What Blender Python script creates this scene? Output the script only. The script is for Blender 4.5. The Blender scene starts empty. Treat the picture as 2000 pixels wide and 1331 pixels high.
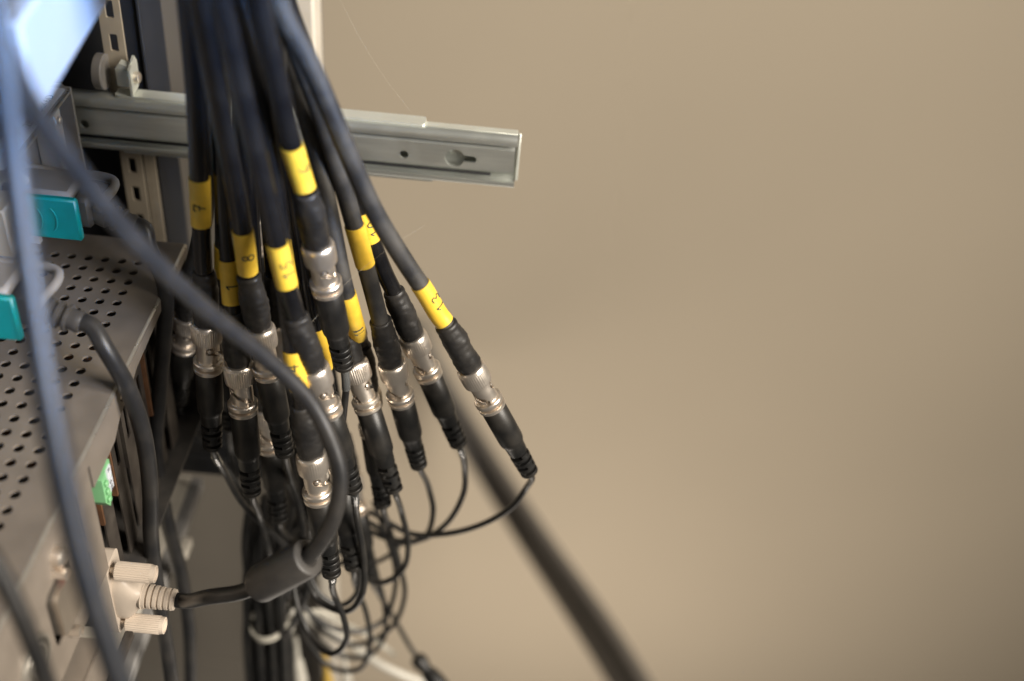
import bpy, math, random
from mathutils import Vector, Matrix, noise
from mathutils.geometry import tessellate_polygon
random.seed(7)
S = bpy.context.scene
COL = S.collection
R = math.radians

# ------------------------------------------------------------------ camera
PITCH, ROLL, FPX, FOCUS = R(39), math.asin(.0946), 2303.0, .564
VD = Vector((0, math.cos(PITCH), -math.sin(PITCH)))
_U = Vector((0, math.sin(PITCH), math.cos(PITCH))); _X = Vector((1, 0, 0))
VR = math.cos(ROLL)*_X + math.sin(ROLL)*_U
VU = -math.sin(ROLL)*_X + math.cos(ROLL)*_U
EYE = -FOCUS*VD
cam = bpy.data.cameras.new('camera'); camo = bpy.data.objects.new('camera', cam); COL.objects.link(camo)
m = Matrix((VR, VU, -VD)).transposed().to_4x4(); m.translation = EYE
camo.matrix_world = m
cam.sensor_width = 36; cam.lens = FPX/2000*36; cam.clip_start = .01; cam.clip_end = 50
cam.dof.use_dof = True; cam.dof.focus_distance = FOCUS; cam.dof.aperture_fstop = 3.4
S.camera = camo

# ------------------------------------------------------------------ world, lamps, exposure
W = bpy.data.worlds.new('World'); S.world = W; W.use_nodes = True
bg = W.node_tree.nodes['Background']
bg.inputs['Color'].default_value = (.60, .56, .50, 1); bg.inputs['Strength'].default_value = .12

def lamp(name, loc, target, size, power, color, sy=None):
    l = bpy.data.lights.new(name, 'AREA'); l.shape = 'RECTANGLE'; l.size = size; l.size_y = sy or size
    l.energy = power; l.color = color
    o = bpy.data.objects.new(name, l); COL.objects.link(o); o.location = loc
    o.rotation_euler = (Vector(target)-Vector(loc)).to_track_quat('-Z', 'Y').to_euler()
    return o
kl = lamp('window_light', (1.30, -.70, .86), (-.08, .05, -.02), .9, 34, (1, .92, .81), 1.0); kl.data.spread = R(125)
sl = lamp('sky_light', (.50, -.47, .44), (-.15, -.08, .255), .20, .74, (.06, .36, 1.0)); sl.data.spread = R(29)
wl = lamp('wall_fill', (.10, .30, -1.95), (-.05, 1.3, -1.15), 1.1, 7.5, (1, .89, .77), .7)  # added lamp below the view, brightens the lower wall
S.view_settings.view_transform = 'Standard'; S.view_settings.look = 'None'
S.view_settings.exposure = .22; S.view_settings.gamma = 1

# ------------------------------------------------------------------ picking points in the place
def ray(x, y): return VD + (x-1000)/FPX*VR - (y-665.5)/FPX*VU
def at(x, y, dep): return EYE + dep*ray(x, y)
def on(ax, v, x, y):
    q = ray(x, y); return EYE + q*((v-EYE[ax])/q[ax])
def PX(x, y, v): return on(0, v, x, y)
def PY(x, y, v): return on(1, v, x, y)
def PZ(x, y, v): return on(2, v, x, y)
def to_px(w):
    v = w-EYE; z = v.dot(VD); return 1000+FPX*v.dot(VR)/z, 665.5-FPX*v.dot(VU)/z

# ------------------------------------------------------------------ materials
MATS = {}
def mat(name, col, rough=.5, metal=0, bump=0, bscale=400, var=0, vscale=60, dust=0, dustcol=(.30, .26, .21), spec=.5, streak=None, rvar=0, trans=0, coat=0):
    M = bpy.data.materials.new(name); M.use_nodes = True; N = M.node_tree.nodes; L = M.node_tree.links
    b = N['Principled BSDF']; b.inputs['Roughness'].default_value = rough; b.inputs['Metallic'].default_value = metal
    b.inputs['Specular IOR Level'].default_value = spec
    b.inputs['Base Color'].default_value = (*col, 1)
    b.inputs['Transmission Weight'].default_value = trans
    b.inputs['Coat Weight'].default_value = coat
    tc = N.new('ShaderNodeTexCoord')
    def nz(scale, detail=4, vec=None):
        n = N.new('ShaderNodeTexNoise'); n.inputs['Scale'].default_value = scale; n.inputs['Detail'].default_value = detail
        L.new(vec or tc.outputs['Object'], n.inputs['Vector']); return n
    vec = None
    if streak:
        mp = N.new('ShaderNodeMapping'); mp.inputs['Scale'].default_value = streak
        L.new(tc.outputs['Object'], mp.inputs['Vector']); vec = mp.outputs['Vector']
    src = None
    if var:
        n = nz(vscale, 5, vec); rp = N.new('ShaderNodeValToRGB')
        rp.color_ramp.elements[0].position = .3; rp.color_ramp.elements[1].position = .7
        rp.color_ramp.elements[0].color = (*[c*(1-var) for c in col], 1)
        rp.color_ramp.elements[1].color = (*[min(1, c*(1+var)) for c in col], 1)
        L.new(n.outputs['Fac'], rp.inputs['Fac']); src = rp.outputs['Color']
    if dust:
        n1 = nz(2600, 2); n2 = nz(70, 4)
        r1 = N.new('ShaderNodeValToRGB'); r1.color_ramp.elements[0].position = .56; r1.color_ramp.elements[1].position = .74
        L.new(n1.outputs['Fac'], r1.inputs['Fac'])
        r2 = N.new('ShaderNodeValToRGB'); r2.color_ramp.elements[0].position = .40; r2.color_ramp.elements[1].position = .75
        L.new(n2.outputs['Fac'], r2.inputs['Fac'])
        a = N.new('ShaderNodeMath'); a.operation = 'MULTIPLY_ADD'; a.inputs[1].default_value = .7; 
        L.new(r1.outputs['Color'], a.inputs[0]); L.new(r2.outputs['Color'], a.inputs[2])
        f = N.new('ShaderNodeMath'); f.operation = 'MULTIPLY'; f.inputs[1].default_value = dust; f.use_clamp = True
        L.new(a.outputs[0], f.inputs[0])
        mx = N.new('ShaderNodeMix'); mx.data_type = 'RGBA'
        L.new(f.outputs[0], mx.inputs['Factor'])
        if src: L.new(src, mx.inputs['A'])
        else: mx.inputs['A'].default_value = (*col, 1)
        mx.inputs['B'].default_value = (*dustcol, 1); src = mx.outputs['Result']
        mr = N.new('ShaderNodeMapRange'); mr.inputs['To Min'].default_value = rough; mr.inputs['To Max'].default_value = min(1, rough+.5)
        L.new(f.outputs[0], mr.inputs['Value']); L.new(mr.outputs['Result'], b.inputs['Roughness'])
        if metal:
            mm = N.new('ShaderNodeMapRange'); mm.inputs['To Min'].default_value = metal; mm.inputs['To Max'].default_value = 0
            L.new(f.outputs[0], mm.inputs['Value']); L.new(mm.outputs['Result'], b.inputs['Metallic'])
    elif rvar:
        n = nz(vscale*1.7, 4, vec); mr = N.new('ShaderNodeMapRange'); mr.inputs['From Min'].default_value = .3; mr.inputs['From Max'].default_value = .7
        mr.inputs['To Min'].default_value = max(.03, rough-rvar); mr.inputs['To Max'].default_value = rough+rvar
        L.new(n.outputs['Fac'], mr.inputs['Value']); L.new(mr.outputs['Result'], b.inputs['Roughness'])
    if src: L.new(src, b.inputs['Base Color'])
    if bump:
        n = nz(bscale, 3); bp = N.new('ShaderNodeBump'); bp.inputs['Strength'].default_value = bump; bp.inputs['Distance'].default_value = .0006
        L.new(n.outputs['Fac'], bp.inputs['Height']); L.new(bp.outputs['Normal'], b.inputs['Normal'])
    MATS[name] = M; return M

mat('wall_paint', (.54, .462, .352), .9, var=.035, vscale=1.3, bump=.02, bscale=60)
mat('cable_rubber', (.005, .005, .006), .22, spec=.5, bump=.08, bscale=900, dust=.04, dustcol=(.24, .21, .17))
mat('cable_dusty', (.016, .016, .017), .55, bump=.18, bscale=1200, dust=.22, dustcol=(.27, .24, .19))
mat('shrink', (.013, .0125, .0125), .42, spec=.42, bump=.5, bscale=300, dust=.08)
mat('moulded', (.009, .009, .009), .36, spec=.4, bump=.10, bscale=1600, dust=.07)
mat('cord', (.015, .015, .015), .36, bump=.05, bscale=900, dust=.08)
mat('nickel', (.80, .72, .63), .34, metal=.90, rvar=.05, vscale=150)
mat('nickel_dull', (.62, .55, .47), .36, metal=.9, rvar=.06, vscale=200)
mat('yellow_tape', (.84, .54, .05), .38, var=.10, vscale=180, bump=.10, bscale=250, dust=.05)
mat('ink', (.012, .03, .035), .5)
mat('clear_sleeve', (.85, .87, .86), .12, trans=.92, spec=.5)
mat('zinc', (.68, .70, .66), .33, metal=.84, var=.10, vscale=30, streak=(1, 9, 9), rvar=.10, dust=.10, dustcol=(.22, .19, .14))
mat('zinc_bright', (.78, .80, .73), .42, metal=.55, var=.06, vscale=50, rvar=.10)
mat('beige_paint', (.35, .30, .23), .5, var=.08, vscale=90, dust=.08)
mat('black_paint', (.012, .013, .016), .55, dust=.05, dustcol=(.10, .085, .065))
mat('chassis', (.215, .182, .150), .50, metal=.25, var=.07, vscale=70, bump=.05, bscale=900, dust=.22, dustcol=(.26, .22, .18))
mat('chassis_edge', (.42, .39, .34), .35, metal=.7, rvar=.1, vscale=100)
mat('sheet_grey', (.15, .132, .108), .7, var=.05, vscale=8)
mat('pale_paint', (.56, .51, .43), .6, var=.05, vscale=40)
mat('white_case', (.36, .38, .41), .45, var=.03, vscale=30)
mat('grey_case', (.24, .23, .22), .5, var=.08, vscale=60, dust=.1)
mat('grey_plastic', (.20, .185, .17), .5, var=.06, vscale=90, bump=.08, bscale=1500, dust=.12)
mat('dark_plastic', (.045, .042, .04), .45, dust=.15)
mat('teal_plastic', (.0, .23, .22), .35, var=.06, vscale=200, bump=.04, bscale=900)
mat('grey_cable', (.016, .016, .017), .40, bump=.08, bscale=900, dust=.08)
mat('ferrite', (.040, .038, .037), .45, bump=.05, bscale=1200, dust=.10)
mat('slate_cable', (.011, .013, .017), .38, bump=.05, bscale=700, dust=.05)
mat('cream_plastic', (.60, .51, .42), .42, var=.05, vscale=120, bump=.05, bscale=1100, dust=.06, dustcol=(.3, .24, .17))
mat('label_white', (.62, .64, .68), .5)
mat('green_plastic', (.20, .46, .22), .4, var=.08, vscale=200)
mat('board_orange', (.11, .05, .022), .6, var=.25, vscale=200)
mat('slot_metal', (.055, .046, .040), .5, metal=.4, var=.2, vscale=120, dust=.2)  # brown darkened in place of the cables' shade in the slot bay
mat('tie_nylon', (.56, .53, .45), .4)
mat('amber_vinyl', (.50, .33, .07), .45)
mat('white_vinyl', (.56, .53, .46), .4)
mat('gold', (.75, .52, .2), .3, metal=1)
mat('red_plastic', (.5, .06, .04), .4)
mat('thread', (.5, .45, .36), .5)

# ------------------------------------------------------------------ mesh helpers
class MB:
    def __init__(s): s.v = []; s.f = []
    def add(s, v, f):
        k = len(s.v); s.v += [tuple(p) for p in v]; s.f += [tuple(i+k for i in q) for q in f]; return s
    def box(s, lo, hi, bev=.0, ang=None, rot=None):
        lo = Vector(lo); hi = Vector(hi); c = (lo+hi)/2; h = (hi-lo)/2
        b = min(bev, *(x*.49 for x in h)) if bev else 0
        if not b:
            v = [(c.x+sx*h.x, c.y+sy*h.y, c.z+sz*h.z) for sx in (-1, 1) for sy in (-1, 1) for sz in (-1, 1)]
            f = [(0, 1, 3, 2), (4, 6, 7, 5), (0, 4, 5, 1), (2, 3, 7, 6), (0, 2, 6, 4), (1, 5, 7, 3)]
        else:
            v = []; idx = {}
            for sx in (-1, 1):
                for sy in (-1, 1):
                    for sz in (-1, 1):
                        for ax in range(3):
                            p = [c.x+sx*h.x, c.y+sy*h.y, c.z+sz*h.z]; sg = (sx, sy, sz)
                            for j in range(3):
                                if j != ax: p[j] -= sg[j]*b
                            idx[sx, sy, sz, ax] = len(v); v.append(tuple(p))
            f = []
            for ax in range(3):
                o = [j for j in range(3) if j != ax]
                for sg in (-1, 1):
                    q = []
                    for (a, d) in ((-1, -1), (1, -1), (1, 1), (-1, 1)):
                        t = [0, 0, 0]; t[ax] = sg; t[o[0]] = a; t[o[1]] = d; q.append(idx[t[0], t[1], t[2], ax])
                    f.append(q)
                for a in (-1, 1):
                    for d in (-1, 1):
                        t0 = [0, 0, 0]; t0[ax] = -1; t0[o[0]] = a; t0[o[1]] = d; t1 = list(t0); t1[ax] = 1
                        f.append([idx[(*t0, o[0])], idx[(*t1, o[0])], idx[(*t1, o[1])], idx[(*t0, o[1])]])
            for sx in (-1, 1):
                for sy in (-1, 1):
                    for sz in (-1, 1): f.append([idx[sx, sy, sz, 0], idx[sx, sy, sz, 1], idx[sx, sy, sz, 2]])
        return s.add(v, f)
    def sweep(s, pts, rad, n=14, cap=True):
        pts = [Vector(p) for p in pts]; k = len(pts)
        rr = rad if isinstance(rad, (list, tuple)) else [rad]*k
        T = [(pts[min(i+1, k-1)]-pts[max(i-1, 0)]).normalized() for i in range(k)]
        e = T[0].orthogonal().normalized(); v = []; f = []
        for i in range(k):
            e = (e - T[i]*e.dot(T[i])).normalized(); g = T[i].cross(e)
            for j in range(n):
                a = 2*math.pi*j/n; v.append(pts[i]+rr[i]*(math.cos(a)*e+math.sin(a)*g))
        for i in range(k-1):
            for j in range(n):
                j2 = (j+1) % n; f.append((i*n+j, i*n+j2, (i+1)*n+j2, (i+1)*n+j))
        if cap: f += [tuple(range(n-1, -1, -1)), tuple((k-1)*n+j for j in range(n))]
        return s.add(v, f)
    def lathe(s, o, a, e1, e2, prof, n=32, mod=None, cap=True):
        v = []; f = []; k = len(prof)
        for i, (t, r) in enumerate(prof):
            for j in range(n):
                ph = 2*math.pi*j/n; q = r*(mod(t, ph, i, j) if mod else 1)
                v.append(o+a*t+q*(math.cos(ph)*e1+math.sin(ph)*e2))
        for i in range(k-1):
            for j in range(n):
                j2 = (j+1) % n; f.append((i*n+j, i*n+j2, (i+1)*n+j2, (i+1)*n+j))
        if cap: f += [tuple(range(n-1, -1, -1)), tuple((k-1)*n+j for j in range(n))]
        return s.add(v, f)
    def extrude(s, poly, fn, d0, d1):
        """closed 2-D polygon, fn(u, v, d) -> point"""
        k = len(poly); v = [fn(u, w, d0) for u, w in poly]+[fn(u, w, d1) for u, w in poly]
        tri = tessellate_polygon([[Vector((u, w, 0)) for u, w in poly]])
        f = [t for t in tri]+[tuple(i+k for i in reversed(t)) for t in tri]
        f += [(i, (i+1) % k, (i+1) % k+k, i+k) for i in range(k)]
        return s.add(v, f)
    def plate(s, outer, holes, fn, d0, d1):
        loops = [outer]+holes; flat = [p for l in loops for p in l]; k = len(flat)
        tri = tessellate_polygon([[Vector((u, w, 0)) for u, w in l] for l in loops])
        v = [fn(u, w, d0) for u, w in flat]+[fn(u, w, d1) for u, w in flat]
        f = [tuple(t) for t in tri]+[tuple(i+k for i in reversed(t)) for t in tri]
        b = 0
        for l in loops:
            c = len(l); f += [(b+i, b+(i+1) % c, b+(i+1) % c+k, b+i+k) for i in range(c)]; b += c
        return s.add(v, f)
    def build(s, name, material, parent=None, ang=38, origin=None):
        off = Vector(origin) if origin is not None else Vector((0, 0, 0))
        if parent is not None:
            p = parent
            while p is not None: off = off+p.location; p = p.parent
        me = bpy.data.meshes.new(name); me.from_pydata([tuple(Vector(q)-off) for q in s.v], [], s.f)
        me.validate(); 
        import bmesh
        bm = bmesh.new(); bm.from_mesh(me); bmesh.ops.recalc_face_normals(bm, faces=bm.faces); bm.to_mesh(me); bm.free()
        me.shade_smooth(); me.set_sharp_from_angle(angle=R(ang))
        me.materials.append(MATS[material])
        o = bpy.data.objects.new(name, me); COL.objects.link(o)
        if parent is not None: o.parent = parent
        elif origin is not None: o.location = origin
        return o

def tag(o, label=None, cat=None, group=None, kind=None):
    if label: o['label'] = label
    if cat: o['category'] = cat
    if group: o['group'] = group
    if kind: o['kind'] = kind
    return o
def thing(name, loc, label, cat, group=None):
    o = bpy.data.objects.new(name, None); COL.objects.link(o); o.location = loc; o.empty_display_size = .01
    return tag(o, label, cat, group)
def text_mesh(name, body, size, M4, parent, material):
    cv = bpy.data.curves.new('tmp', 'FONT'); cv.body = body; cv.size = size; cv.extrude = .00005
    to = bpy.data.objects.new('tmp', cv); COL.objects.link(to)
    me = bpy.data.meshes.new_from_object(to); bpy.data.objects.remove(to); bpy.data.curves.remove(cv)
    me.transform(M4); me.materials.clear(); me.materials.append(MATS[material])
    o = bpy.data.objects.new(name, me); COL.objects.link(o); o.parent = parent; return o
def spline(P, per=10):
    P = [Vector(p) for p in P]; out = []
    Q = [2*P[0]-P[1]]+P+[2*P[-1]-P[-2]]
    for i in range(1, len(Q)-2):
        p0, p1, p2, p3 = Q[i-1:i+3]
        # centripetal Catmull-Rom
        t0 = 0; t1 = t0+max((p1-p0).length, 1e-6)**.5; t2 = t1+max((p2-p1).length, 1e-6)**.5; t3 = t2+max((p3-p2).length, 1e-6)**.5
        for j in range(per):
            t = t1+(t2-t1)*j/per
            A1 = (t1-t)/(t1-t0)*p0+(t-t0)/(t1-t0)*p1; A2 = (t2-t)/(t2-t1)*p1+(t-t1)/(t2-t1)*p2; A3 = (t3-t)/(t3-t2)*p2+(t-t2)/(t3-t2)*p3
            B1 = (t2-t)/(t2-t0)*A1+(t-t0)/(t2-t0)*A2; B2 = (t3-t)/(t3-t1)*A2+(t-t1)/(t3-t1)*A3
            out.append((t2-t)/(t2-t1)*B1+(t-t1)/(t2-t1)*B2)
    out.append(P[-1]); return out
def circle(cx, cy, r, n=20, a0=0): return [(cx+r*math.cos(a0+2*math.pi*i/n), cy+r*math.sin(a0+2*math.pi*i/n)) for i in range(n)]
def rrect(x0, y0, x1, y1, r, k=5):
    o = []
    for cx, cy, a in ((x1-r, y1-r, 0), (x0+r, y1-r, 90), (x0+r, y0+r, 180), (x1-r, y0+r, 270)):
        for i in range(k+1):
            t = R(a+90*i/k); o.append((cx+r*math.cos(t), cy+r*math.sin(t)))
    return o
def frame_for(a):
    e1 = (EYE-0*a); e1 = (-VD - a*(-VD).dot(a)).normalized(); return e1, e1.cross(a).normalized()   # e1 towards the photographer

# ------------------------------------------------------------------ wall
b = MB(); b.box((-2.6, 1.30, -2.6), (3.2, 1.42, 1.6)); tag(b.build('wall', 'wall_paint'), kind='structure')

# a thick dark cable slung from the wall towards the rack foot, far out of focus
for (d0, d1, z_, rr, lb) in ((0, 0, 0, .0120, 'middle of three dark cables running diagonally far behind, blurred before the wall'), (-16, -24, .05, .0095, 'lower left of the three blurred diagonal cables before the wall'), (14, 23, -.05, .0095, 'upper right of the three blurred diagonal cables before the wall')):
    P_ = [at(800+d0, 640-d0*.5, 2.22), at(885+d0, 800-d0*.5, 2.20), at(1035+(d0+d1)/2, 1040-d1*.3, 2.05+z_), at(1165+d1, 1230-d1*.4, 1.85+z_), at(1320+d1, 1480-d1*.4, 1.6+z_)]
    tag(MB().sweep(spline(P_, 12), rr, 14).build('trunk_cable', 'dark_plastic' if d0 == 0 else 'grey_plastic', origin=P_[-1]), lb, 'cable', 'blurred cables far behind')

# ------------------------------------------------------------------ rack frame, posts
r_ = thing('equipment_rack', (-.235, .14, -.19), 'black upright rack frame panel behind the perforated post at left', 'rack')
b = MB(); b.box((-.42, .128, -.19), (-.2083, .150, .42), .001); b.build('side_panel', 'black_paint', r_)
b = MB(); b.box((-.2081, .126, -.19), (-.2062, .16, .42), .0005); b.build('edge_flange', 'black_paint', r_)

r_ = thing('rack_post', (-.216, .117, -.19), 'beige upright rack post with a row of square holes behind the slide rail', 'post')
holes = [rrect(-.2198, z, -.2155, z+.0095, .0005, 1) for z in [(-.182+i*.0182) for i in range(30)]]
b = MB(); b.plate([(-.2235, -.19), (-.2122, -.19), (-.2122, .42), (-.2235, .42)], holes, lambda u, w, d: (u, d, w), .1150, .1166); b.build('front_flange', 'beige_paint', r_, 20)
b = MB(); b.box((-.2235, .1168, -.19), (-.2226, .1195, .42)); b.build('inner_flange', 'beige_paint', r_)
b = MB(); b.box((-.2098, .117, -.19), (-.2055, .1185, .020)); b.box((-.2115, .117, -.19), (-.2101, .127, .020)); b.build('outer_flange', 'beige_paint', r_)

b = MB(); hw = []
b.box((-.1440, .20, -.9), (-.1312, .222, .5), .0015)
tag(b.build('pale_post', 'pale_paint', origin=(-.137, .21, -.9)), 'pale painted upright post beyond the slide rail, out of focus', 'post')

b = MB(); b.box((-.46, .232, -.95), (-.1330, .2335, .50), .0004)  # darker sheet added in place of shade on the wall
for zz in (-.62, -.05): b.box((-.46, .2312, zz), (-.1335, .2318, zz+.002), .0001)
tag(b.build('shaded_wall_sheet', 'sheet_grey', origin=(-.3, .232, -.95)), 'plain grey brown sheet added as shaded wall, left of the pale post', 'panel')
# spring nut clipped on the beige post
c0 = PY(245, 148, .108)
r_ = thing('cage_nut', c0, 'shiny spring nut and screw clipped to the perforated post above the rail', 'nut')
b = MB(); x, y, z = c0
b.box((x-.0045, y-.002, z-.0058), (x+.003, y+.0045, z+.004), .0006)
b.extrude([(-.0045, .004), (-.002, .0075), (.002, .0062), (.0045, .0085), (.003, .004)], lambda u, w, d: (x+u, y+d, z+w), -.002, .003)
b.build('nut_body', 'zinc_bright', r_)
b = MB(); b.extrude([(-.007, -.009), (.005, -.0075), (.008, -.004), (.008, .006), (.0045, .010), (-.007, .006)], lambda u, w, d: (x+.0035+d, y+u*.8, z+w), 0, .0012); b.build('clip_plate', 'zinc_bright', r_)
b = MB(); b.lathe(Vector((x+.0048, y, z-.0005)), Vector((1, 0, 0)), Vector((0, 1, 0)), Vector((0, 0, 1)), [(0, .003), (.0022, .003), (.003, .002), (.0031, .0002)], 20); b.build('screw_head', 'nickel', r_)
b = MB(); b.lathe(Vector((x-.0155, y+.002, z)), Vector((1, 0, 0)), Vector((0, 1, 0)), Vector((0, 0, 1)), [(0, .0088), (.0005, .0094), (.0045, .0094), (.005, .0088)], 32); b.build('washer', 'grey_plastic', r_)

# ------------------------------------------------------------------ slide rail
r_ = thing('slide_rail', (-.12, .108, .035), 'zinc telescopic slide rail with a keyhole at its bright free end', 'rail')
def channel(pts, th):
    """open centre line -> closed strip polygon"""
    P = [Vector((p[0], p[1])) for p in pts]; L_ = []; R_ = []
    for i, p in enumerate(P):
        d = (P[min(i+1, len(P)-1)]-P[max(i-1, 0)]).normalized(); nn = Vector((-d.y, d.x))*th/2; L_.append(p+nn); R_.append(p-nn)
    return [tuple(q) for q in L_+R_[::-1]]
def arc(cy, cz, r, a0, a1, n=6): return [(cy+r*math.cos(R(a0+(a1-a0)*i/n)), cz+r*math.sin(R(a0+(a1-a0)*i/n))) for i in range(n+1)]
zt, zb = .0524, .0222
outer = [(.1008, .0474)]+arc(.1036, zt-.0030, .0030, 185, 90)+arc(.1078, zt-.0012, .0012, 90, 0, 4)+arc(.1078, zb+.0012, .0012, 0, -90, 4)+arc(.1032, zb+.0024, .0024, 270, 175)+[(.1008, zb+.0036)]
b = MB(); b.extrude(channel(outer, .0011), lambda u, w, d: (d, u, w), -.252, -.0068); b.build('outer_channel', 'zinc', r_, 30)
def keyhole(cx, cz):
    r1, r2, d = .0052, .0019, .0096; a = math.asin(r2/r1); o = []
    n = 22
    for i in range(n+1):
        t = a+(2*math.pi-2*a)*i/n; o.append((cx+r1*math.cos(t), cz+r1*math.sin(t)))
    for i in range(9):
        t = R(-90+180*i/8); o.append((cx+d+r2*math.cos(t), cz+r2*math.sin(t)))
    return o
kc = PY(888, 309, .1020); h1 = PY(789, 302, .1020); h2 = PY(165, 243, .1020); kend = PY(1003, 330, .102).x
wb, wt = .0310, .0438
hl = [keyhole(kc.x, kc.z), circle(h1.x, h1.z, .0023, 18), circle(h2.x, h2.z, .0024, 18)]
for hx in (-.1, -.16): hl.append(circle(hx, .0380, .0023, 18))
b = MB(); b.plate([(-.250, wb), (kend, wb), (kend, wt), (-.250, wt)], hl, lambda u, w, d: (u, d, w), .1020, .1030)
for sg, z0 in ((1, wt), (-1, wb)):
    pr = [(.1020, z0), (.1023, z0+sg*.0009), (.1031, z0+sg*.0017), (.1065, z0+sg*.0020), (.1065, z0+sg*.0010), (.1036, z0+sg*.0008), (.1030, z0)]
    b.extrude(pr, lambda u, w, d: (d, u, w), -.250, kend)
b.build('inner_slide', 'zinc', r_, 30)
b = MB()
for zz in (.0492, .0268): b.box((-.25, .1048, zz-.0007), (kend-.012, .1064, zz+.0007), .0003)
b.build('ball_cage', 'black_paint', r_)  # cage blackened so the rail grooves read as deep shade
b = MB(); b.box((-.0067, .1070, .0232), (-.0052, .1086, .0516), .0004); b.build('end_lip', 'zinc_bright', r_)  # projecting back plate, in brighter zinc to carry its lit look
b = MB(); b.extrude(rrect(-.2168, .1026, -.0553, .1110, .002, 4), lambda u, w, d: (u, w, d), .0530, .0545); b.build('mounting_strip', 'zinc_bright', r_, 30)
b = MB(); b.extrude(rrect(-.2168, .1020, -.0500, .1100, .002, 4), lambda u, w, d: (u, w, d), .0208, .0218); b.build('lower_strip', 'zinc', r_, 30)

b = MB(); b.box((-.0552, .1034, .0530), (-.0070, .1083, .0533), .0001); b.build('lit_top_strip', 'zinc_bright', r_)  # thin paler strip laid on, standing in for the lit rail top
# ------------------------------------------------------------------ perforated chassis
XB, ZT, YK = -.175, -.0085, .0651
r_ = thing('perforated_chassis', (-.25, -.1, -.082), 'grey steel equipment case with rows of round holes in its top', 'case')
p = .0086; hr = .00235; x_last = XB-.0194; y_first = YK-.0369+.0084*2
nx, ny = 17, 44
b = MB(); K = 16
def put_cell(cx, cy):
    h = p/2; v = []; f = []
    for j in range(K):
        a = 2*math.pi*(j+.5)/K; c, s_ = math.cos(a), math.sin(a); q = h/max(abs(c), abs(s_))
        v.append((cx+q*c, cy+q*s_, ZT))
    # square the corners
    for j in range(K):
        a = 2*math.pi*(j+.5)/K; v.append((cx+hr*math.cos(a), cy+hr*math.sin(a), ZT))
    for j in range(K):
        a = 2*math.pi*(j+.5)/K; v.append((cx+hr*math.cos(a), cy+hr*math.sin(a), ZT-.0012))
    cs = [(cx+h*a, cy+h*d, ZT) for a, d in ((1, 1), (-1, 1), (-1, -1), (1, -1))]; v += cs
    for j in range(K):
        j2 = (j+1) % K
        f.append((j, j2, K+j2, K+j)); f.append((K+j, K+j2, 2*K+j2, 2*K+j))
    for q in range(4):
        j = (K//8-1)+q*K//4; f.append((j, 3*K+q, (j+1) % K))
    b.add(v, f)
for i in range(nx):
    for j in range(ny):
        put_cell(x_last-i*p, y_first-j*p)
xl, xr = x_last-(nx-.5)*p, x_last+p/2; yf, yn = y_first+p/2, y_first-(ny-.5)*p
def sheet(x0, y0, x1, y1): b.add([(x0, y0, ZT), (x1, y0, ZT), (x1, y1, ZT), (x0, y1, ZT)], [(0, 1, 2, 3)])
sheet(xr, yn, XB-.0012, yf); sheet(xl, yf, XB-.0012, YK); sheet(xl-.03, yn, xl, YK)
b.build('top_cover', 'chassis', r_)
b = MB()
ed = [(XB-.0013, ZT), (XB-.0006, ZT-.0002), (XB, ZT-.0010), (XB, ZT-.0014), (XB-.0012, ZT-.0014), (XB-.0012, ZT-.0012)]
b.extrude(ed, lambda u, w, d: (u, d, w), yn, YK); b.build('folded_edge', 'chassis_edge', r_, 60)
# folded lip with a scalloped lower edge and a screw dimple
lip = [(yn, ZT-.0015), (YK, ZT-.0015), (YK, ZT-.006), (.02, ZT-.0065), (-.025, ZT-.0095), (-.035, ZT-.013), (-.052, ZT-.0155), (-.062, ZT-.0215), (-.0905, ZT-.0225), (-.0905, ZT-.0085), (yn, ZT-.0085)]
b = MB(); b.plate(lip, [circle(-.0465, ZT-.0085, .0022, 14)], lambda u, w, d: (d, u, w), XB-.0011, XB+.0001); b.build('side_lip', 'chassis', r_, 25)
b = MB(); b.lathe(Vector((XB-.002, -.0465, ZT-.0085)), Vector((1, 0, 0)), Vector((0, 1, 0)), Vector((0, 0, 1)), [(0, .0020), (.0012, .0020), (.0016, .0013)], 14); b.build('lip_screw', 'nickel', r_)
# rear panel with the port openings (near half)
YP = -.0925
slots = [rrect(-.1075, -.047, -.1060, -.018, .0006, 2), rrect(-.1075, -.078, -.1060, -.0545, .0006, 2), circle(-.135, -.0245, .0034, 16), rrect(-.150, -.0655, -.126, -.034, .004, 4), circle(-.1685, -.0500, .0128, 28)]
b = MB(); b.plate([(yn, ZT-.0087), (YP, ZT-.0087), (YP, -.082), (yn, -.082)], slots, lambda u, w, d: (d, u, w), XB-.0011, XB-.0001); b.build('rear_panel', 'chassis', r_, 25)
for (y0, y1) in ((-.147, -.129),):
    b = MB(); b.extrude(rrect(y0, -.062, y1, -.037, .003, 4), lambda u, w, d: (d, u, w), XB-.004, XB+.003); b.build('port_shell', 'nickel_dull', r_)
    for zz in (-.068, -.031):
        b = MB(); b.lathe(Vector((XB, (y0+y1)/2, zz)), Vector((1, 0, 0)), Vector((0, 1, 0)), Vector((0, 0, 1)), [(0, .0027), (.005, .0027), (.0055, .0016), (.003, .0013)], 6); b.build('hex_post', 'nickel', r_)
b = MB(); b.lathe(Vector((XB, -.135, -.0245)), Vector((1, 0, 0)), Vector((0, 1, 0)), Vector((0, 0, 1)), [(0, .0042), (.003, .0042), (.004, .003), (.0045, .001)], 20); b.build('panel_screw', 'nickel', r_)
b = MB(); b.box((XB-.001, -.1375, -.0345), (XB+.001, -.1325, -.0305), .0004); b.build('red_marker', 'red_plastic', r_)
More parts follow.
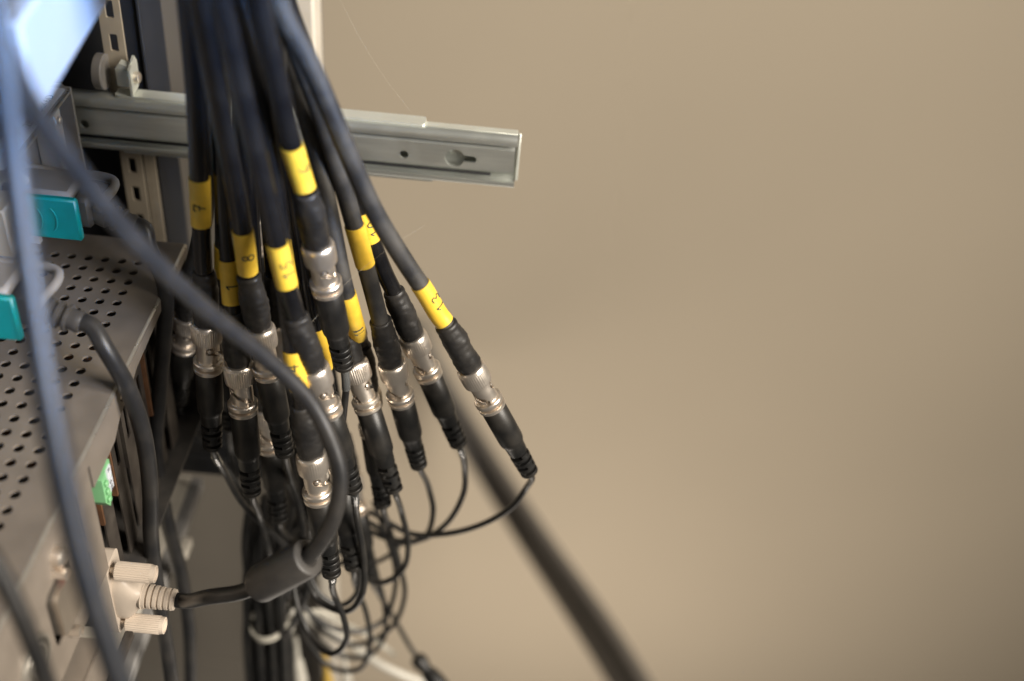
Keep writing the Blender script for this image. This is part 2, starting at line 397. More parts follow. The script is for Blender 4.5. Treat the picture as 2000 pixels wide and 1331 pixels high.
for k, (ra, rb2) in enumerate(((.0126, .0112), (.0092, .0080), (.0058, .0046))):
    b = MB(); b.lathe(Vector((XB-.004, -.1685, -.0500)), Vector((1, 0, 0)), Vector((0, 1, 0)), Vector((0, 0, 1)), [(0, ra), (.0050, ra), (.0056, ra-.0004), (.0056, rb2), (0, rb2)], 32, None, False); b.build('vent_ring', 'chassis_edge', r_)
b = MB(); b.lathe(Vector((XB-.006, -.1685, -.0500)), Vector((1, 0, 0)), Vector((0, 1, 0)), Vector((0, 0, 1)), [(0, .0127), (.001, .0127), (.0012, .003), (.0070, .0026), (.0074, .0015)], 32); b.build('vent_hub', 'dark_plastic', r_)
b = MB(); b.box((-.40, yn, -.082), (XB-.0013, YP, -.0805)); b.box((-.40, YP, -.128), (XB-.0013, YK, -.1265)); b.box((-.40, YP, -.1264), (XB-.0013, YP+.0012, -.0806)); b.build('base_plate', 'dark_plastic', r_)
b = MB(); b.box((-.40, YK-.0014, -.1264), (XB-.0013, YK, ZT-.0016)); b.build('far_side', 'slot_metal', r_)
b = MB(); b.box((-.268, yn, -.1264), (-.2665, YK-.002, ZT-.012)); b.build('inner_bulkhead', 'dark_plastic', r_)
b = MB(); b.box((-.2664, yn, ZT-.034), (XB-.014, YK-.002, ZT-.0325)); b.build('dark_floor', 'dark_plastic', r_)  # added dark sheet, gives the holes an unlit interior
for k, yy in enumerate((-.080, -.0610, -.0420, -.0230, -.0040, .0150, .0340)):  # brackets and boards toned dark where hanging cables would shade them
    b = MB(); z1 = -.1250; z2 = -.0315 if k < 3 else -.022
    b.plate([(yy-.0062, z1), (yy+.0062, z1), (yy+.0062, z2), (yy-.0062, z2)], [rrect(yy-.0020, -.066, yy+.0020, -.042, .001, 2)], lambda u, w, d: (d, u, w), XB-.010-(.001*(k % 2)), XB-.0092-(.001*(k % 2))); b.build('slot_bracket', 'slot_metal', r_, 25)
    b = MB(); b.box((XB-.075, yy+.0070, -.076), (XB-.0075, yy+.0086, -.034)); b.build('circuit_board', 'board_orange' if k in (0, 1, 4) else 'slot_metal', r_)

# green screw terminal with paper labels
g = thing('terminal_block', (XB-.002, -.072, -.048), 'bright green terminal block with small white labels under the case lip', 'connector')
ga = PX(185, 905, XB+.001); gb = PX(208, 945, XB+.001)
y0, y1, z0, z1 = -.0845, -.0735, -.0500, -.0330
b = MB(); b.extrude([(y0, z0+.003), (y0+.004, z0-.003), (y1-.0030, z0+.003), (y1, z0+.006), (y1, z1+.003), (y0, z1)], lambda u, w, d: (d, u, w), XB-.009, XB+.001); b.build('housing', 'green_plastic', g, 25)
b = MB()
for q in range(3): b.box((XB+.001, y0+.0014, z0+.0015+q*.0050), (XB+.0024, y0+.0042, z0+.0042+q*.0050), .0004)
b.build('clamp_lever', 'green_plastic', g)
for q in range(2):
    lb = MB().box((XB+.001, y0+.0052, z0+.0045+q*.0072), (XB+.0016, y0+.0098, z0+.0110+q*.0072)).build('paper_label', 'label_white', g)
    mm = Matrix(((0, 0, 1), (0, 1, 0), (-1, 0, 0))).to_4x4()      # reads downwards on the rear face
    text_mesh('marking', ('G TX', 'R')[q], .0027, Matrix.Translation(Vector((XB+.0018, y0+.0062, z0+.0106+q*.0072))-g.location) @ mm, lb, 'ink')

# chassis below
r_ = thing('lower_chassis', (-.2, -.12, -.16), 'grey lower equipment case with a flanged top under the perforated one', 'case')
b = MB(); b.plate([(-.42, -.36), (-.168, -.36), (-.168, -.128), (-.42, -.128)], [rrect(-.1725, -.195, -.1712, -.150, .0006, 2)], lambda u, w, d: (u, w, d), -.0880, -.0868); b.build('top_plate', 'chassis', r_, 25)
b = MB(); b.box((-.1678, -.36, -.130), (-.1668, -.128, -.0866)); b.build('rear_plate', 'chassis', r_)
b = MB(); g0 = PZ(262, 1236, -.110); b.box((g0.x-.004, -.36, -.1125), (g0.x, g0.y, -.1085), .0006); b.box((-.1665, g0.y-.012, -.1150), (g0.x-.002, g0.y-.004, -.1128)); b.build('guard_bar', 'slot_metal', r_)

# ------------------------------------------------------------------ shelf and black unit on it
SZ = PY(318, 922, .1000).z; SX = PZ(396, 932, SZ).x
r_ = thing('rack_shelf', (-.25, .05, -.2), 'pale metal rack shelf with folded edge under the black unit', 'shelf')
b = MB(); b.box((-.42, -.10, SZ-.003), (SX-.0074, .0990, SZ), .0005); b.build('deck', 'pale_paint', r_)
b = MB(); b.box((SX-.0072, -.10, SZ-.0105), (SX, .0990, SZ-.0005), .0008); b.build('folded_rim', 'grey_case', r_)
b = MB(); b.box((SX+.0002, .036, SZ-.010), (SX+.006, .050, SZ-.003), .0008); b.build('rim_tab', 'pale_paint', r_)
r_ = thing('black_unit', (-.2, .15, -.2), 'matt black equipment unit in the shadow behind the connectors', 'equipment')
q0 = PY(318, 922, .1000); q1 = PY(470, 650, .1000)
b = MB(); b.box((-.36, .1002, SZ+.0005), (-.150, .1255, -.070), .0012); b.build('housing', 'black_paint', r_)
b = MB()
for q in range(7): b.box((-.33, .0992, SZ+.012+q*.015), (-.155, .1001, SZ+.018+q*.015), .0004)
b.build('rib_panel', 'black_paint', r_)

# ------------------------------------------------------------------ upper device with the sticker
c0 = at(140, 165, .595); UX, UY, UZ = c0
r_ = thing('server_case', (UX-.05, UY-.1, .0), 'grey server case with a paper serial sticker on its top edge', 'case')
b = MB(); b.extrude([(UX-.12, UY-.30), (UX, UY-.30), (UX, UY-.006), (UX-.005, UY), (UX-.12, UY)], lambda u, w, d: (u, w, d), UZ-.0012, UZ); b.build('top_cover', 'grey_case', r_)
b = MB(); b.box((UX, UY-.30, UZ-.0020), (UX+.0012, UY-.006, UZ-.0002), .0004); b.build('rolled_edge', 'chassis_edge', r_)
b = MB(); b.box((UX-.12, UY-.002, .004), (UX-.0005, UY, UZ-.0014)); b.build('far_side', 'grey_case', r_)
b = MB(); b.box((UX-.0145, UY-.30, .004), (UX-.0130, UY-.0022, UZ-.0014)); b.build('rear_panel', 'grey_case', r_)
b = MB(); b.box((UX-.0125, UY-.024, .010), (UX-.0015, UY-.0155, UZ-.0016), .0006); b.build('corner_bracket', 'pale_paint', r_)
b = MB(); b.lathe(Vector((UX-.0015, UY-.020, UZ-.010)), Vector((1, 0, 0)), Vector((0, 1, 0)), Vector((0, 0, 1)), [(0, .0022), (.0014, .0022), (.0018, .0014)], 16); b.build('screw', 'nickel', r_)
b = MB(); b.extrude([(0, .010), (.011, .010), (.011, .046), (.004, .052), (0, .052)], lambda u, w, d: (UX-.0128+u, UY-.064+d, w), 0, .003); b.build('latch_tab', 'pale_paint', r_)
b = MB(); b.box((UX-.0128, UY-.088, .018), (UX-.004, UY-.070, .044), .0008); b.build('latch_block', 'beige_paint', r_)
for q in range(4):
    yy = UY-.115-q*.045
    b = MB(); b.box((UX-.0129, yy-.016, .010), (UX-.0080, yy+.016, .052), .0012); b.build('port_frame', 'grey_case', r_)
b = MB(); b.box((UX-.0129, UY-.135, .004), (UX-.006, UY-.1325, .058), .0004); b.box((UX-.0129, UY-.143, .004), (UX-.006, UY-.1415, .058), .0004); b.build('divider_strip', 'pale_paint', r_)
st = MB().extrude(rrect(UX-.0125, UY-.085, UX-.0010, UY-.0055, .0015, 4), lambda u, w, d: (u, w, d), UZ+.0001, UZ+.0003).build('serial_sticker', 'label_white')
tag(st, 'white serial number sticker along the grey server case edge', 'sticker')
text_mesh('serial_text', '28KND8K6D', .0058, Matrix.Translation((UX-.0036, UY-.046, UZ+.0004)) @ Matrix.Rotation(R(90), 4, 'Z'), st, 'ink')

# ------------------------------------------------------------------ white unit, nearest and blurred
q = at(75, 232, .395); q2 = PZ(215, 0, q.z); yaw = math.atan2(-(q2.x-q.x), q2.y-q.y)
r_ = thing('white_unit', q, 'white slim equipment unit glaring in the light at upper left', 'equipment')
r_.rotation_euler = (0, 0, yaw)
b = MB(); b.box((-.16, 0, 0), (0, .40, .034), .0012); o_ = b.build('housing', 'white_case'); o_.parent = r_
b = MB(); b.box((-.158, .002, .0342), (-.004, .398, .0350), .0004); o_ = b.build('dim_top', 'grey_case'); o_.parent = r_  # grey cover stands in for the weaker light on the top

# ------------------------------------------------------------------ grey plugs with teal pull tabs
def teal_plug(dy, label, pathpx, cablabel):
    F0 = PY(155, 440, .019); X1 = F0.x; Y0 = .019+dy
    ztop = PY(150, 394, .019).z; zbot = PY(150, 472, .019).z; zc = (ztop+zbot)/2
    t = thing('data_plug', (X1-.04, Y0+.012, zc), label, 'plug', 'grey plugs with teal tabs')
    hexz = 0
    b = MB(); b.box((X1-.038, Y0+.0042, zbot+.002), (X1-.004, Y0+.0250, ztop+.001), .0018); b.build('plug_shell', 'grey_plastic', t)
    b = MB(); b.box((X1-.048, Y0+.006, zbot+.004), (X1-.0382, Y0+.023, ztop-.002), .001); b.build('plug_nose', 'nickel_dull', t)
    tb = MB().box((X1-.034, Y0, zbot), (X1, Y0+.0040, ztop), .0012).build('pull_tab', 'teal_plastic', t)
    for k in range(3):
        cx = X1-.0268+k*.0070; pts = [Vector((cx+.0036*math.cos(R(a))-.0012, Y0-.0002, zc+.0066*math.sin(R(a)))) for a in range(-70, 71, 14)]
        MB().sweep(pts, .00042, 8).build('grip_ridge', 'teal_plastic', tb)
    b = MB(); b.box((X1-.0037, Y0+.0052, zbot+.0038), (X1+.004, Y0+.0225, ztop-.002), .0025); b.build('back_shell', 'dark_plastic', t)
    # wire bail
    zz = ztop-.0050
    pts = [(X1-.034, Y0+.0275, zz+.004), (X1-.020, Y0+.031, zz), (X1+.002, Y0+.031, zz), (X1+.0085, Y0+.028, zz), (X1+.0105, Y0+.022, zz), (X1+.0085, Y0+.010, zz-.001), (X1+.0070, Y0+.006, zz-.003)]
    MB().sweep(spline(pts, 8), .0023, 12).build('bail_handle', 'grey_plastic', t)
    # strain relief
    s0 = Vector((X1+.0038, Y0+.0130, zc-.002)); a = Vector((1, -.10, -.25)).normalized(); e1, e2 = frame_for(a)
    prof = [(0, .0058), (.004, .0062)]+[x for k in range(3) for x in ((.005+k*.004, .0062), (.0062+k*.004, .0062), (.0064+k*.004, .0048), (.0086+k*.004, .0048))]+[(.0185, .0052), (.020, .0046)]
    MB().lathe(s0, a, e1, e2, prof, 24).build('strain_relief', 'dark_plastic', t)
    pts = [s0+a*.016, s0+a*.024]+[PY(x, y, yy) for x, y, yy in pathpx]
    MB().sweep(spline(pts, 12), .0040, 16).build('cable', 'grey_cable', t)
    return t
teal_plug(0, 'grey plug with teal pull tab, the farther, above the perforated case', [(290, 480, .026), (322, 560, .022), (320, 660, .016), (311, 770, .01), (305, 880, .01), (325, 1010, .012), (356, 1130, .016), (370, 1240, .02), (372, 1420, .02)], '')
dyB = PZ(45, 635, PY(155, 440, .019).z).y-.019
teal_plug(dyB, 'grey plug with teal pull tab at left edge, the nearer to us', [(205, 680, -.052), (250, 760, -.052), (280, 850, -.050), (293, 950, -.048), (295, 1050, -.046), (308, 1160, -.046), (330, 1290, -.046), (350, 1450, -.046)], '')

# ------------------------------------------------------------------ cream plug, its cable and ferrite
YD = -.086
def pd(x, y): return PY(x, y, YD)
a0 = pd(205, 1085); a1 = pd(222, 1222); X0 = pd(212, 1150).x; zc = pd(262, 1158).z
t = thing('serial_plug', (X0, YD, zc), 'cream thumbscrew plug with black cable leaving a ribbed collar', 'plug')
b = MB(); b.extrude(rrect(-.0078, -.0245, .0078, .0245, .004, 5), lambda u, w, d: (X0+d, YD+u, zc+w), -.004, .0045); b.build('flange', 'cream_plastic', t)
b = MB()
secs = [(.0042, .0070, .0150), (.0070, .0070, .0152), (.0092, .0068, .0146), (.0115, .0064, .0122), (.0135, .0060, .0088), (.0150, .0056, .0066), (.0166, .0052, .0058)]
v = []; f = []; n = 28
for i, (dx, ry, rz) in enumerate(secs):
    for j in range(n):
        ph = 2*math.pi*j/n; c, s_ = math.cos(ph), math.sin(ph); q = 1/(abs(c)**3.2+abs(s_)**3.2)**(1/3.2)
        v.append((X0+dx, YD+ry*q*c, zc-.001+rz*q*s_))
for i in range(len(secs)-1):
    for j in range(n): f.append((i*n+j, i*n+(j+1) % n, (i+1)*n+(j+1) % n, (i+1)*n+j))
f += [tuple(range(n)), tuple((len(secs)-1)*n+j for j in range(n))]
b.add(v, f); b.build('hood', 'cream_plastic', t, 50)
ax = Vector((1, -.02, -.04)).normalized(); e1, e2 = frame_for(ax)
s0 = Vector((X0+.0156, YD, zc-.0015))
prof = [(0, .0062), (.001, .0066)]
for k in range(5): prof += [(.0012+k*.0027, .0062-.0002*k), (.0026+k*.0027, .0061-.0002*k), (.0028+k*.0027, .0049), (.0037+k*.0027, .0049)]
prof += [(.0148, .0054), (.0162, .0050), (.0166, .0040)]
b = MB(); b.lathe(s0, ax, e1, e2, prof, 28); b.build('ribbed_collar', 'cream_plastic', t, 50)
for sg in (1, -1):
    so = Vector((X0+.0070, YD-.0035, zc+sg*.0192+.0005)); e1s, e2s = frame_for(Vector((1, 0, 0)))
    sc_ = MB().lathe(so-Vector((.012, 0, 0)), Vector((1, 0, 0)), e1s, e2s, [(0, .0014), (.016, .0014)], 10).build('screw_shank', 'nickel_dull', t)
    NN = 96
    md = lambda tt, ph, i, j: 1.0+(0.035 if (j % 4) in (0, 1) else -.045)*(1 if 1 <= i <= 3 else 0)
    b = MB(); b.lathe(so, Vector((1, 0, 0)), e1s, e2s, [(0, .0036), (.0006, .0044), (.001, .0044), (.0165, .0044), (.017, .0043), (.0188, .0041), (.0190, .0034), (.0180, .0032)], NN, md); b.build('thumbscrew', 'cream_plastic', t, 30)
endc = s0+ax*.014
pth = [endc, endc+ax*.006, at(410, 1166, .535), at(470, 1157, .524), at(520, 1137, .516), at(560, 1113, .510), at(605, 1085, .503), at(652, 1010, .494), at(664, 930, .488), at(645, 860, .483), at(605, 785, .476), at(520, 700, .458), at(410, 612, .430), at(300, 510, .395), at(200, 398, .360), at(110, 280, .334), at(45, 180, .314), at(-5, 60, .300), at(-40, -80, .285)]
sp = spline(pth, 10)
MB().sweep(sp, [.00365-.0003*i/len(sp) for i in range(len(sp))], 18).build('cable', 'grey_cable', t)
f0, f1 = at(503, 1144, .519), at(603, 1088, .503); fa = (f1-f0).normalized(); e1, e2 = frame_for(fa); fl = (f1-f0).length
MB().lathe(f0, fa, e1, e2, [(-.0015, .0040), (-.0010, .0064), (.0008, .0080), (.0025, .0085), (fl*.5, .0087), (fl-.0018, .0086), (fl-.0004, .0081), (fl, .0074), (fl, .0048), (fl-.001, .0036)], 40).build('ferrite_choke', 'ferrite', t, 30)

# ------------------------------------------------------------------ blurred foreground cables
pts = [at(-30, -90, .285), at(2, 110, .292), at(28, 330, .30), at(62, 580, .305), at(100, 820, .31), at(150, 1060, .318), at(196, 1220, .325), at(258, 1400, .335)]
tag(MB().sweep(spline(pts, 12), .0038, 20).build('foreground_cable', 'slate_cable', origin=pts[0]), 'thick blue grey cable hanging closest to us, heavily blurred, full height', 'cable')
pts = [at(-60, 1030, .34), at(0, 1120, .345), at(48, 1220, .35), at(100, 1360, .36)]
tag(MB().sweep(spline(pts, 12), .0030, 16).build('foreground_cable', 'grey_cable', origin=pts[0]), 'thin dark blurred cable crossing the bottom left corner', 'cable')

# ------------------------------------------------------------------ coax cables with bayonet plugs, and the leads plugged into them
GL = {'0': [[(.3+.3*math.sin(R(a)), .5+.5*math.cos(R(a))) for a in range(0, 361, 24)]],
      '1': [[(.0, .72), (.28, 1), (.28, 0)]],
      '3': [[(.05, .95), (.4, 1), (.55, .78), (.25, .55), (.58, .3), (.35, 0), (0, .1)]],
      '4': [[(.45, 0), (.45, 1), (0, .32), (.65, .34)]],
      '5': [[(.55, 1), (.1, .97), (.06, .55), (.38, .62), (.57, .35), (.35, .02), (0, .1)]],
      '6': [[(.5, 1), (.15, .75), (.02, .35), (.25, .0), (.55, .2), (.45, .48), (.08, .4)]],
      '7': [[(.0, .80), (.0, 1), (.6, .97), (.22, 0)], [(.1, .48), (.6, .52)]],
      '8': [[(.3+.22*math.sin(R(a)), .76+.24*math.cos(R(a))) for a in range(0, 361, 30)], [(.3+.3*math.sin(R(a)), .26+.26*math.cos(R(a))) for a in range(0, 361, 30)]]}
LEN = .108
def build_channel(spec):
    num, S2, E2, YS, near = spec['num'], spec['S'], spec['E'], spec['Y'], spec.get('near', False)
    Sp = PY(*S2, YS); q = ray(*E2); LL = LEN*spec.get('sc', 1)
    # end point on its line of sight at the fixed real length
    oc = EYE-Sp; A = q.dot(q); B = 2*oc.dot(q); C_ = oc.dot(oc)-LL*LL; D = B*B-4*A*C_
    if D <= 0: tE = -B/(2*A)
    else: tE = (-B+(-1 if near else 1)*math.sqrt(D))/(2*A)
    Ep = EYE+q*tE; a = (Ep-Sp).normalized(); L = (Ep-Sp).length; e1, e2 = frame_for(a)
    if spec.get('dbg'): print(num, 'len', round(L, 4), 'depthS', round((Sp-EYE).dot(VD), 3), 'E', round(tE, 3), 'EY', round(Ep.y, 3))
    k = L/.108
    dusty = spec.get('dusty'); jm = 'cable_dusty' if dusty else 'cable_rubber'
    c = thing('coax_cable', Sp, spec['label'], 'cable', 'coax cables hanging in the bundle')
    cpts = [PY(x, y, yy) for x, y, yy in spec['path']]+[Sp+a*.000, Sp+a*.012]
    cpts.insert(0, cpts[0]+(cpts[0]-cpts[1])*1.6)
    cs = spline(cpts, 10); rc = spec.get('r', .0042)
    MB().sweep(cs, rc, 20).build('jacket', jm, c)
    # number sleeve: run along the cable between the two pixel heights
    if spec.get('tag'):
        y0, y1 = spec['tag']; pp = [(to_px(w)[1], w) for w in cs]
        fine = []
        for i in range(len(pp)-1):
            for j in range(8): fine.append(pp[i][1].lerp(pp[i+1][1], j/8))
        seg = [w for w in fine if y0 <= to_px(w)[1] <= y1]
        seg = seg[::max(1, len(seg)//12)] if len(seg) > 14 else seg
        if len(seg) >= 2:
            sl = MB().sweep(seg, rc+.00042, 28).build('number_sleeve', 'yellow_tape', c)
            if spec.get('text', True):
                ta = (seg[-1]-seg[0]).normalized(); f1_, f2_ = frame_for(ta); tl = (seg[-1]-seg[0]).length
                txt = str(num); h = .0052; wch = .0040; u0 = spec.get('u', .62)
                for ci, ch in enumerate(txt):
                    b = MB()
                    for st_ in GL[ch]:
                        P_ = []
                        dense = []
                        for i in range(len(st_)-1):
                            for j in range(4): dense.append((st_[i][0]+(st_[i+1][0]-st_[i][0])*j/4, st_[i][1]+(st_[i+1][1]-st_[i][1])*j/4))
                        dense.append(st_[-1])
                        for gx, gy in dense:
                            ax_t = tl*u0-ci*wch*1.15-gx*wch*1.25
                            base = seg[0].lerp(seg[-1], ax_t/tl)
                            ii = min(range(len(seg)), key=lambda i_: abs((seg[i_]-seg[0]).dot(ta)-ax_t))
                            off = seg[ii]-(seg[0]+ta*((seg[ii]-seg[0]).dot(ta)))
                            base = seg[0]+ta*ax_t+off
                            ang = spec.get('phi', 25)/57.3-(gy-.5)*h/(rc+.0004)
                            P_.append(base+(rc+.00050)*(math.cos(ang)*f1_-math.sin(ang)*f2_*spec.get('sg', -1)))
                        b.sweep(P_, .00029, 6)
                    b.build('digit', 'ink', sl)
    # shrink boot with wrinkles
    sd = random.random()*50
    pr = [(0, rc+.0003), (.0006*k, rc+.0009), (.004*k, .0050), (.008*k, .0057)]
    prof = []
    nb = 34
    for i in range(nb+1):
        tt = i/nb; 
        r0 = (rc+.0006)+(0.0062-rc-.0006)*min(1, (tt/.38))**.8
        r0 += .00008*math.sin(tt*9+sd) - .0006*max(0, (tt-.88)/.12) + (.00035 if .5 < i < 2.5 else 0)
        prof.append((tt*.0290*k, r0))
    wr = lambda t_, ph, i, j: 1+.085*noise.noise(Vector((math.cos(ph)*1.1+sd, math.sin(ph)*1.1, t_*130)))+.06*noise.noise(Vector((math.cos(ph)*1.6+t_*160, sd+math.sin(ph)*1.6, t_*420)))
    MB().lathe(Sp, a, e1, e2, prof, 36, wr).build('shrink_boot', 'shrink', c, 60)
    # coupling ring, knurled
    T0 = .0287*k
    rp = [(0, .0050), (.0003, .0064), (.0010, .0070), (.0022, .0072), (.0024, .00725), (.0088, .00725), (.0103, .0071), (.0108, .0066), (.0109, .0058)]
    kn = lambda t_, ph, i, j: 1+((-.034 if (j % 3 == 0) else .010) if 3 <= i <= 5 else 0)*spec.get('kn', 1)
    MB().lathe(Sp+a*T0, a, e1, e2, rp, 120, kn).build('coupling_ring', 'nickel', c, 30)
    # bayonet sleeve with a spiral slot cut through it
    TB = T0+.0108; HB = .0118; nt, npn = 26, 110; rb_ = .0055
    v = []; f = []; ro = spec.get('rot', random.random()*6.28)
    for i in range(nt+1):
        for j in range(npn):
            ph = 2*math.pi*j/npn; v.append(Sp+a*(TB+HB*i/nt)+rb_*(math.cos(ph)*e1+math.sin(ph)*e2))
    nv = len(v)
    for i in range(nt+1):
        for j in range(npn):
            ph = 2*math.pi*j/npn; v.append(Sp+a*(TB+HB*i/nt)+(rb_-.0007)*(math.cos(ph)*e1+math.sin(ph)*e2))
    keep = set()
    for i in range(nt):
        tt = (i+.5)/nt
        for j in range(npn):
            ok = True
            for hlf in (0, math.pi):
                ph = (2*math.pi*(j+.5)/npn-ro-hlf) % (2*math.pi)
                u = ph/1.9                                    # 0..1 along the slot
                arcx = (ph if ph < math.pi else ph-2*math.pi)*rb_; ty = tt*HB
                if math.hypot(arcx-.0006, ty-.0034) < .0022: ok = False
                if 0 < u < 1 and abs(ty-(.0034+.0058*u)) < .0014: ok = False
                if abs(arcx-1.9*rb_) < .0012 and ty > .0090: ok = False
            if ok: keep.add((i, j))
    for (i, j) in keep:
        j2 = (j+1) % npn
        f.append((i*npn+j, i*npn+j2, (i+1)*npn+j2, (i+1)*npn+j)); f.append((nv+i*npn+j, nv+(i+1)*npn+j, nv+(i+1)*npn+j2, nv+i*npn+j2))
        for di, dj, e in ((-1, 0, (i*npn+j, i*npn+j2)), (1, 0, ((i+1)*npn+j2, (i+1)*npn+j)), (0, -1, ((i+1)*npn+j, i*npn+j)), (0, 1, (i*npn+j2, (i+1)*npn+j2))):
            nb_ = (i+di, (j+dj) % npn)
            if nb_ not in keep: f.append((e[1], e[0], nv+e[0], nv+e[1]))
    MB().add(v, f).build('bayonet_sleeve', 'nickel', c, 40)
    TF = TB+HB
    MB().lathe(Sp+a*TF, a, e1, e2, [(-.0006, .0052), (-.0003, .0068), (.0003, .0072), (.0020, .0072), (.0024, .0068), (.0025, .0046)], 56).build('end_flange', 'nickel', c, 30)

    # --- the lead plugged in below
    d_ = thing('patch_lead', Ep, spec['lead_label'], 'lead', 'thin leads plugged under the coax cables')
    MB().lathe(Sp+a*(T0+.004), a, e1, e2, [(0, .0040), (.0205+.006, .0040)], 36).build('socket_barrel', 'nickel_dull', d_)
    for hlf in (0, math.pi):
        ph = ro+hlf+.1; dv = math.cos(ph)*e1+math.sin(ph)*e2
        MB().lathe(Sp+a*(TB+.0034)+dv*.0038, dv, a, dv.cross(a), [(0, .0011), (.0016, .0011), (.0018, .0008)], 12).build('lug', 'nickel', d_)
    TG = TF+.0038
    MB().lathe(Sp+a*TG, a, e1, e2, [(-.0012, .0046), (0, .0050), (.0002, .0066), (.0005, .0070), (.0020, .0070), (.0024, .0066), (.0025, .0056)], 56).build('collar', 'nickel', d_, 30)
    TM = TG+.0024; TE = L; ml = TE-TM
    prm = [(0, .0058), (.0006, .0064), (.30*ml, .00645), (.47*ml, .0064), (.50*ml, .0062), (.535*ml, .0056), (.55*ml, .0053), (.66*ml, .0050), (.675*ml, .0048), (.68*ml, .0040)]
    MB().lathe(Sp+a*TM, a, e1, e2, prm, 40).build('moulded_body', 'moulded', d_, 50)
    b = MB(); t0 = TM+.68*ml; sl_ = TE-t0; nr = 4; pit = sl_/nr
    b.lathe(Sp+a*t0, a, e1, e2, [(0, .0028), (sl_, .0025)], 20)
    for k_ in range(nr):
        rr = .0052-.00014*k_; w0 = t0+pit*(k_+.50); w1 = t0+pit*(k_+1)
        b.lathe(Sp+a*w0, a, e1, e2, [(0, .0024), (0, rr-.0002), (.0002, rr), (w1-w0-.0002, rr), (w1-w0, rr-.0002), (w1-w0, .0024)], 28)
        for hlf in (0, math.pi):
            pc = hlf+(math.pi/2 if k_ % 2 else 0)+.5
            poly = [(pc-.42, .0022), (pc+.42, .0022), (pc+.42, rr-.0003), (pc+.2, rr-.0002), (pc-.2, rr-.0002), (pc-.42, rr-.0003)]
            b.extrude([(r_0*math.cos(p_), r_0*math.sin(p_)) for p_, r_0 in poly], lambda u, w, dd: Sp+a*dd+u*e1+w*e2, w0-pit*.51, w0+.0001)
    b.build('strain_relief', 'moulded', d_, 35)
    if spec.get('lead'):
        lp = [Ep-a*.004, Ep+a*.002]+[PY(x, y, yy) for x, y, yy in spec['lead']]
        ls = spline(lp, 10); MB().sweep(ls, spec.get('lr', .00175), 12).build('cord', 'cord', d_)
        if spec.get('sleeve'):
            y0, y1 = spec['sleeve']; n_ = len(ls)
            acc = 0; fine = []
            for i in range(n_-1):
                dl = (ls[i+1]-ls[i]).length
                if y0 <= acc <= y1: fine.append(ls[i])
                acc += dl
            if len(fine) > 2:
                MB().sweep(fine, spec.get('lr', .00175)+.0004, 14).build('clear_sleeve', 'clear_sleeve', d_)
                if spec.get('mark'):
                    pass
    return c, d_

